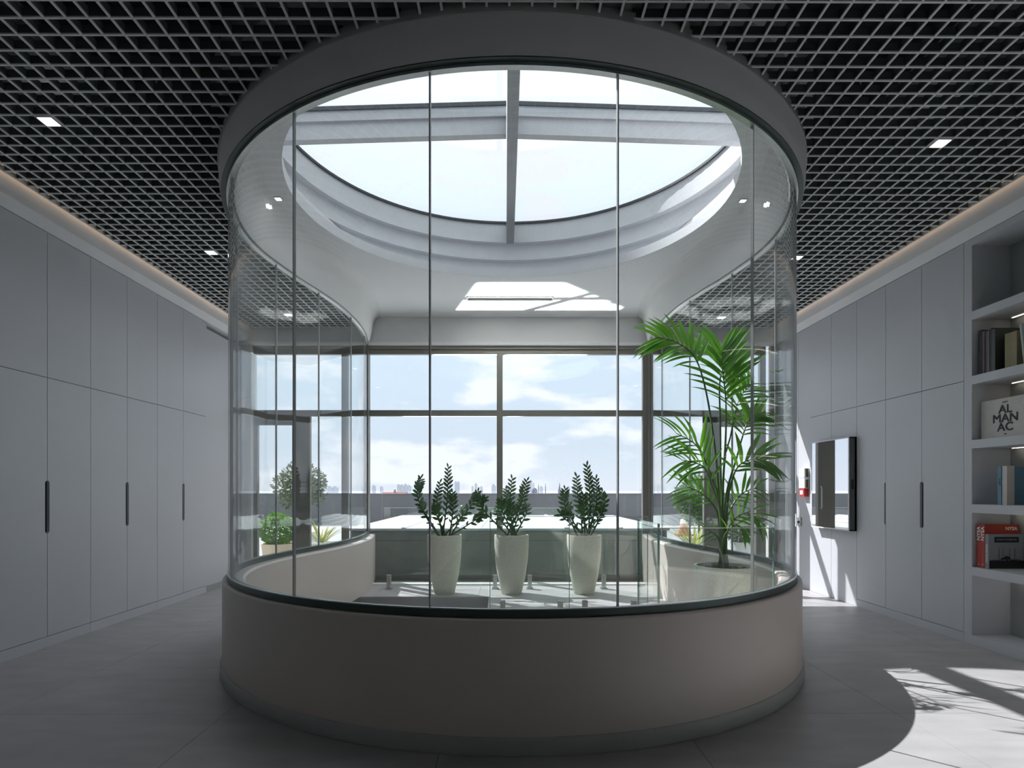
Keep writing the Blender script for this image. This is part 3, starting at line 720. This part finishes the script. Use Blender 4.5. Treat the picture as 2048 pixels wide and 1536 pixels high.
tag(mb.build('bark_chips', mat('bark', (.16, .075, .035), .9, noise=.3, scale=50), pe), kind='stuff')
pleaf = leaf_mesh('palm_leaflet', 1., .058, M_palm, fold=.5, droop=.32, n=8)
pleafw = leaf_mesh('palm_leaflet_wide', 1., .085, M_palm, fold=.45, droop=.22, n=8)
rp = random.Random(4)
def frond(ctrl, nl, ll, start=.45, wide=False, fwd=.9, face=(0, -1, .3)):
    pts3 = [at(x, y, PY + dy) for x, y, dy in ctrl]
    b0 = Vector((pcx + rp.uniform(-.045, .035), pcy + rp.uniform(-.04, .04), .60)); pts = bez([b0] + pts3, 7); n = len(pts)
    fr = MB().tube(pts, [.009 * (1 - .85 * i / (n - 1)) + .0012 for i in range(n)], 6).build('frond', M_palms, pe, smooth=True)
    for i in range(nl):
        t = start + (1 - start) * i / (nl - 1); f = t * (n - 1); j = min(int(f), n - 2); p = pts[j].lerp(pts[j + 1], f - j); d = (pts[j + 1] - pts[j]).normalized()
        for side in (-1, 1):
            if i == nl - 1 and side < 0: continue
            F_ = Vector(face).normalized(); lat = d.cross(F_).normalized(); u = (i / (nl - 1))
            dd = (lat * side * (1.05 - .55 * u) + d * fwd * (.75 + .5 * u) + Vector((rp.uniform(-.1, .1), rp.uniform(-.25, .25), rp.uniform(-.05, .12))))
            s = ll * (.62 + .55 * math.sin(math.pi * (.15 + .75 * u))) * rp.uniform(.9, 1.1)
            place_leaf(pleafw if wide else pleaf, 'leaflet', fr, p, dd, (F_ + Vector((0, 0, .9)) + Vector((rp.uniform(-.2, .2),) * 3)), s)
frond([(1436, 960, 0), (1424, 850, 0), (1408, 764, -.02), (1388, 712, -.06), (1352, 684, -.10), (1312, 674, -.12)], 11, .25, .62, True)
frond([(1446, 980, 0), (1452, 870, .02), (1452, 800, .05), (1446, 740, .08), (1444, 700, .12)], 13, .34, .60, True)
frond([(1452, 1000, .05), (1474, 915, .1), (1488, 866, .14), (1500, 838, .18), (1524, 826, .22)], 11, .28, .58)
frond([(1438, 1000, -.05), (1426, 960, -.08), (1408, 916, -.12), (1388, 886, -.16), (1352, 866, -.2)], 9, .24, .5)
frond([(1440, 1020, -.1), (1430, 985, -.14), (1412, 940, -.2), (1392, 926, -.24), (1364, 920, -.28)], 8, .22, .5)
frond([(1438, 1040, .08), (1424, 1006, .1), (1400, 985, .12), (1372, 972, .14)], 7, .20, .5)
frond([(1454, 1020, .0), (1464, 962, -.04), (1480, 930, -.08), (1510, 918, -.12), (1536, 922, -.16)], 9, .22, .5, True)
frond([(1452, 1050, .12), (1466, 1010, .16), (1488, 985, .2), (1520, 975, .24)], 8, .20, .5)
frond([(1452, 1070, -.08), (1468, 1040, -.12), (1494, 1026, -.16), (1520, 1040, -.2)], 7, .18, .5)
frond([(1446, 1085, -.1), (1456, 1062, -.14), (1474, 1050, -.18), (1490, 1062, -.2)], 5, .14, .5, True)
frond([(1442, 1090, .0), (1432, 1070, -.02), (1416, 1062, -.04)], 4, .12, .5)
frond([(1442, 960, .02), (1441, 850, .04), (1440, 765, .08), (1452, 728, .14), (1474, 724, .2)], 8, .24, .66)
frond([(1448, 940, .1), (1462, 870, .2), (1478, 800, .28), (1502, 770, .34)], 9, .26, .6)
dead = MB().tube(bez([(pcx - .02, pcy - .05, .60), at(1440, 1100, PY - .1), at(1420, 1088, PY - .12), at(1400, 1100, PY - .15)], 5), .006).build('dry_leaf', mat('dry_leaf', (.35, .33, .22), .8, noise=.2), pe)

# ------------------------------------------------------------------ glass balustrade round the stairs
def spigot(parent, x, y, z0=0):
    MB().box(x - .024, x + .024, y - .03, y - .008, z0, z0 + .17).box(x - .024, x + .024, y + .008, y + .03, z0, z0 + .17).box(x - .04, x + .04, y - .05, y + .05, z0, z0 + .012).build('spigot', M_steel, parent, bevel=.003)
def gpanel(parent, pts, y, t=.012, name='glass_panel'):
    o = MB().prism(pts, y - t / 2, y + t / 2, 1).build(name, M_rail, parent)
    # polished top edge
    tp_ = sorted([p for p in pts], key=lambda p: -p[1])[:2]; a, b = sorted(tp_)
    MB().prism([(a[0], a[1] - .004), (b[0], b[1] - .004), (b[0], b[1] + .001), (a[0], a[1] + .001)], y - t / 2 - .0005, y + t / 2 + .0005, 1).build('polished_edge', M_joint, o)
    return o
GT = .955
r1 = empty('glass_balustrade', (.6, 5.5, 0), 'frameless glass balustrade with steel spigots in front of the three tall pots', 'balustrade')
yy = 5.56
gpanel(r1, [(-.14, .05), (.60, .05), (.60, GT), (-.14, GT)], yy); gpanel(r1, [(.615, .05), (1.33, .05), (1.33, GT), (.615, GT)], yy)
gpanel(r1, [(-1.02, .002), (-.155, .002), (-.155, .925), (-.22, .855)], yy)
for x in (-.02, .515, .745, 1.2): spigot(r1, x, yy)
for x in (-.14, .6, 1.33): box('panel_edge', M_edge, x - .003, x + .003, yy - .006, yy + .006, .05, GT, r1)
r2 = empty('glass_balustrade', (-.3, 7.25, 0), 'frameless glass balustrade behind the pots with a sloping left end', 'balustrade')
yy = 7.25
gpanel(r2, [(-1.42, .03), (-.30, .03), (-.30, 1.0), (-.42, .965), (-1.42, .31)], yy)
gpanel(r2, [(-.285, .03), (.55, .03), (.55, .965), (-.285, .965)], yy); gpanel(r2, [(.565, .03), (1.25, .03), (1.25, .965), (.565, .965)], yy)
for x in (-1.46 + .05, -.12, 1.5 - .3, .30): spigot(r2, x, yy)
r3 = empty('glass_balustrade', (1.3, 4.4, 0), 'clear glass side panel with green edge beside the potted palm', 'balustrade')
MB().box(1.114, 1.126, 4.35, 5.0, .03, .955).build('glass_panel', M_rail, r3); box('panel_edge', M_edge, 1.112, 1.128, 4.344, 4.35, .03, .955, r3); box('panel_edge', M_edge, 1.112, 1.128, 5.0, 5.006, .03, .955, r3)
spigot(r3, 1.12, 4.5); spigot(r3, 1.12, 4.9)
r4 = empty('glass_balustrade', (1.4, 3.86, 0), 'clear glass panel between the potted palm and the front of the glass ring', 'balustrade')
gpanel(r4, [(.96, .03), (1.74, .03), (1.74, .955), (.96, .955)], 3.86); spigot(r4, 1.1, 3.86); spigot(r4, 1.6, 3.86)
box('panel_edge', M_edge, 1.737, 1.743, 3.854, 3.866, .03, .955, r4)

# ------------------------------------------------------------------ terrace
terrace = stru(MB().box(-16, 16, YB + .12, 21, -.35, -.03).build('ground_terrace', M_terr))
stru(MB().box(-16.3, 16.3, 21, 21.3, -4, 1.06).build('wall_parapet_back', M_para))
stru(MB().box(-16.3, -16, YB, 21, -4, 1.06).build('wall_parapet_left', M_para))
stru(MB().box(16, 16.3, YB, 21, -4, 1.06).build('wall_parapet_right', M_para))
for i in range(16):
    box('coping', mat('coping', (.30, .30, .32), .8, noise=.1), -16 + 2 * i + .004, -14 + 2 * i - .004, 20.97, 21.33, 1.06, 1.085, bpy.data.objects['wall_parapet_back'])
la = empty('roof_lantern', (.05, 10.3, 0), 'low wide box lantern with a white glazed top outside the windows', 'roof lantern')
MB().box(-2.13, 2.24, 8.25, 12.5, -.03, .64).build('base', M_lantw, la)
MB().box(-2.16, 2.27, 8.22, 12.53, .64, .67).build('top', M_lant, la)
for x in (-1.4, -.65, .1, .85, 1.6): box('glazing_bar', M_soff, x - .03, x + .03, 8.23, 12.52, .67, .685, la)
box('side_joint', M_dark, .30, .305, 8.246, 8.25, 0, .62, la); box('side_joint', M_dark, -2.13, 2.24, 8.246, 8.25, .50, .504, la)
gr = empty('lantern_balustrade', (0, 12.8, 0), 'thin clear glass guard rail at the far edge of the roof lantern', 'balustrade')
for a, b in ((-2.6, -1.1), (-1.08, .4), (.42, 2.0)): gpanel(gr, [(a, 0), (b, 0), (b, .82), (a, .82)], 12.8)
# planting
rf = random.Random(9)
def leafball(name, parent, c, r, n, size, m, squash=1., seed=1, hollow=.55, stuff=True):
    q = random.Random(seed); mb = MB()
    for i in range(n):
        v = Vector((q.gauss(0, 1), q.gauss(0, 1), q.gauss(0, 1))).normalized(); rr = r * (hollow + (1 - hollow) * q.random() ** .6) * (1 + .07 * math.sin(5 * v.x + 3 * v.z))
        p = c + Vector((v.x * rr, v.y * rr, v.z * rr * squash)); d = (v + Vector((q.uniform(-.8, .8), q.uniform(-.8, .8), q.uniform(-.8, .8)))).normalized()
        a = d.cross(v + Vector((.1, .2, .3))).normalized(); s = size * q.uniform(.7, 1.3); b = len(mb.v)
        mb.v += [tuple(p), tuple(p + d * s * .5 + a * s * .26), tuple(p + d * s), tuple(p + d * s * .5 - a * s * .26)]; mb.f.append((b, b + 1, b + 2, b + 3))
    o0 = org(parent); me = bpy.data.meshes.new(name); me.from_pydata([(x - o0.x, y - o0.y, z - o0.z) for x, y, z in mb.v], [], mb.f)
    o = finish(name, me, m, parent); tag(o, kind='stuff'); return o
M_box = mat('boxwood', (.10, .24, .03), .6, noise=.3, scale=10, trans=.3)
M_olive = mat('olive_leaf', (.10, .13, .08), .6, noise=.3, scale=10, trans=.2)
M_cream = mat('cream_planter', (.62, .50, .36), .8, noise=.05); M_wpl = mat('white_planter', (.7, .71, .69), .7, noise=.05)
M_grass = mat('variegated_leaf', (.36, .40, .15), .6, noise=.2, scale=8, trans=.25)
M_bark = mat('tree_bark', (.14, .12, .10), .9, noise=.3)
def planter(parent, c, r, h, m, n=28, sq=False):
    if sq: MB().box(c.x - r, c.x + r, c.y - r, c.y + r, -.03, h).build('planter', m, parent, bevel=.008)
    else: MB().lathe([(r * .82, -.03), (r, h - .02), (r, h), (r * .9, h), (r * .88, h - .05)], c.x, c.y, n).build('planter', m, parent, smooth=True)
b = at(557, 1058, 9.4); e = empty('boxwood_ball', (b.x, b.y, -.03), 'clipped round boxwood ball in a cream tub on the left terrace', 'shrub')
planter(e, b, .25, .36, M_cream); leafball('foliage', e, Vector((b.x, b.y, b.z)), .265, 3600, .045, M_box, .86, 2, .8)
b = at(604, 978, 11.2); e = empty('standard_tree', (b.x, b.y, -.03), 'round-headed small tree on a thin stem on the left terrace', 'small tree')
planter(e, b, .24, .42, M_wpl, sq=True); MB().tube([(b.x, b.y, .4), (b.x + .02, b.y, .9), (b.x, b.y, 1.3)], .018).build('trunk', M_bark, e)
leafball('foliage', e, Vector((b.x, b.y, 1.28)), .47, 1900, .075, M_olive, .92, 3, .25)
b = at(643, 1076, 10.3); e = empty('potted_grass', (b.x, b.y, -.03), 'spiky variegated grass plant in a tub on the left terrace', 'grass plant')
planter(e, b, .22, .30, M_wpl, sq=True)
blade = leaf_mesh('blade', 1., .03, M_grass, fold=.4, droop=.3, n=7)
def blades(e, b, n, seed, h=.45):
    q = random.Random(seed)
    for i in range(n):
        a = q.uniform(0, 6.28); d = Vector((math.cos(a) * q.uniform(.2, .95), math.sin(a) * q.uniform(.2, .95), 1)); base = Vector((b.x + math.cos(a) * .06, b.y + math.sin(a) * .06, .28))
        place_leaf(blade, 'blade', e, base, d, Vector((math.cos(a), math.sin(a), .8)) * -1 + Vector((0, 0, 1.6)), h * q.uniform(.7, 1.2))
blades(e, b, 34, 1)
b = at(1388, 1080, 9.6); e = empty('potted_grass', (b.x, b.y, -.03), 'spiky variegated grass plant in a tub on the right terrace', 'grass plant')
planter(e, b, .22, .30, M_wpl, sq=True); blades(e, b, 40, 2, .5)
b = at(1398, 1000, 10.6); e = empty('standard_tree', (b.x, b.y, -.03), 'round-headed small tree on a thin stem on the right terrace', 'small tree')
planter(e, b, .22, .36, M_wpl, sq=True); MB().tube([(b.x, b.y, .3), (b.x + .01, b.y, .8), (b.x, b.y, 1.1)], .018).build('trunk', M_bark, e)
leafball('foliage', e, Vector((b.x, b.y, 1.05)), .40, 2600, .07, mat('laurel_leaf', (.06, .14, .04), .5, noise=.3, scale=10, trans=.25), 1.05, 4, .3)
b = at(1487, 1075, 9.0); e = empty('potted_bush', (b.x, b.y, -.03), 'loose green bush in a white cylinder tub behind the palm', 'shrub')
planter(e, b, .20, .42, M_wpl); leafball('foliage', e, Vector((b.x, b.y, .58)), .25, 1500, .05, M_olive, .8, 5, .3)
b = at(1368, 1040, 16.0); e = empty('traffic_cone', (b.x, b.y, -.03), 'faded orange and white traffic cone standing on the right terrace', 'traffic cone')
M_or = mat('cone_orange', (.55, .22, .12), .6, noise=.05)
MB().box(b.x - .2, b.x + .2, b.y - .2, b.y + .2, -.03, .02).build('base', M_or, e)
MB().lathe([(.14, .02), (.03, .75)], b.x, b.y, 16).build('cone', M_or, e, smooth=True)
MB().lathe([(.100, .30), (.078, .45)], b.x, b.y, 16).build('reflective_band', M_soff, e, smooth=True)

# ------------------------------------------------------------------ distant city
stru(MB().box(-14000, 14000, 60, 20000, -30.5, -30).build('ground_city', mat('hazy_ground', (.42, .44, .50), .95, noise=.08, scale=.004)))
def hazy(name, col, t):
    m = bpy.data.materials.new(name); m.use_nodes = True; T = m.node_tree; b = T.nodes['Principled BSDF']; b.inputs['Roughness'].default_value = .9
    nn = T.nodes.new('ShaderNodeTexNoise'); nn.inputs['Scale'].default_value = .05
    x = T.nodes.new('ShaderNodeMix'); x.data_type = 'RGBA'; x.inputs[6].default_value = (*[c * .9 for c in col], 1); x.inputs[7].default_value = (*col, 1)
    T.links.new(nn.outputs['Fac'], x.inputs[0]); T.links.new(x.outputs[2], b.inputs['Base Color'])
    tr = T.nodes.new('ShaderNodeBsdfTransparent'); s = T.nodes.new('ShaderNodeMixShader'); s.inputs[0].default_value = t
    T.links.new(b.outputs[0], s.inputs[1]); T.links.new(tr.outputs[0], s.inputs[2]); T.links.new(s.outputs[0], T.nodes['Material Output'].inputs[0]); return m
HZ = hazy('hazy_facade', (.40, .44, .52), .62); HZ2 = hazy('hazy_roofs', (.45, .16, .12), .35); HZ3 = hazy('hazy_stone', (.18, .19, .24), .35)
D = 2600.
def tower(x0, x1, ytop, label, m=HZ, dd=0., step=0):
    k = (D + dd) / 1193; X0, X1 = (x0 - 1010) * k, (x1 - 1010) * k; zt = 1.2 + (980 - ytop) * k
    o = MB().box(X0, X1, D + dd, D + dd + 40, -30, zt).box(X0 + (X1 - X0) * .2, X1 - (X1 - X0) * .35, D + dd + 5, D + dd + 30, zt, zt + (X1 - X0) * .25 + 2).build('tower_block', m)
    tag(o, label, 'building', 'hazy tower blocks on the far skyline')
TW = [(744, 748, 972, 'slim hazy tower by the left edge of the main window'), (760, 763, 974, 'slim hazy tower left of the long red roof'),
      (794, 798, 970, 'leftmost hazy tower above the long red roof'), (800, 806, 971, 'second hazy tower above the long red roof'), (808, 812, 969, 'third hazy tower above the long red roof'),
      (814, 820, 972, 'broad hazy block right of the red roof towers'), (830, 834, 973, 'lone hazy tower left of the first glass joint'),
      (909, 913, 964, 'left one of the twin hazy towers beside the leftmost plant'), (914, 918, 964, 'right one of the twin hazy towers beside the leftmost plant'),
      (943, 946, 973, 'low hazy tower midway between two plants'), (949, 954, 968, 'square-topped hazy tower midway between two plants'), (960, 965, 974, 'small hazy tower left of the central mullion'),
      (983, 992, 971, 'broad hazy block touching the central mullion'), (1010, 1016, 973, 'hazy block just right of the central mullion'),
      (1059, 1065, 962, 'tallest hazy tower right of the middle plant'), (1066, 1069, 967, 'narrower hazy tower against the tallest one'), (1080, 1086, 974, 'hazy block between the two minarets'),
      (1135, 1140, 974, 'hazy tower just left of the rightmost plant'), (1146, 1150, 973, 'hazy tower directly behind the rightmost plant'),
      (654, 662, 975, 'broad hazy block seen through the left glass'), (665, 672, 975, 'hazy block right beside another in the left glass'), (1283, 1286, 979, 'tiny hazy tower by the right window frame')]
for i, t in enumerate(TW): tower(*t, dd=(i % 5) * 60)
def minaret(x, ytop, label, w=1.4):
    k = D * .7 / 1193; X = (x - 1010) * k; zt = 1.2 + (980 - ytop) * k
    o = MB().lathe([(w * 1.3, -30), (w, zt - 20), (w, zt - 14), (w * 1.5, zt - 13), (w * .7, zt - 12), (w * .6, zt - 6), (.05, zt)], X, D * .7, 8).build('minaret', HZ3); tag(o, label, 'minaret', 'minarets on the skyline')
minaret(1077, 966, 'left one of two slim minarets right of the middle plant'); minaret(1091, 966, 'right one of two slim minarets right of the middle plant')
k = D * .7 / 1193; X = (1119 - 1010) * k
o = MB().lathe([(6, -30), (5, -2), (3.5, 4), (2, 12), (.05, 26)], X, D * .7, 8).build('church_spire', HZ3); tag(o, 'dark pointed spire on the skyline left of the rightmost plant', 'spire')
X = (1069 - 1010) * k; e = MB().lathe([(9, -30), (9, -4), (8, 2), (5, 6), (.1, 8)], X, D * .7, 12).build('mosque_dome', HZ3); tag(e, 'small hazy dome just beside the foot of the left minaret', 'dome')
X0, X1 = (766 - 1010) * k, (832 - 1010) * k
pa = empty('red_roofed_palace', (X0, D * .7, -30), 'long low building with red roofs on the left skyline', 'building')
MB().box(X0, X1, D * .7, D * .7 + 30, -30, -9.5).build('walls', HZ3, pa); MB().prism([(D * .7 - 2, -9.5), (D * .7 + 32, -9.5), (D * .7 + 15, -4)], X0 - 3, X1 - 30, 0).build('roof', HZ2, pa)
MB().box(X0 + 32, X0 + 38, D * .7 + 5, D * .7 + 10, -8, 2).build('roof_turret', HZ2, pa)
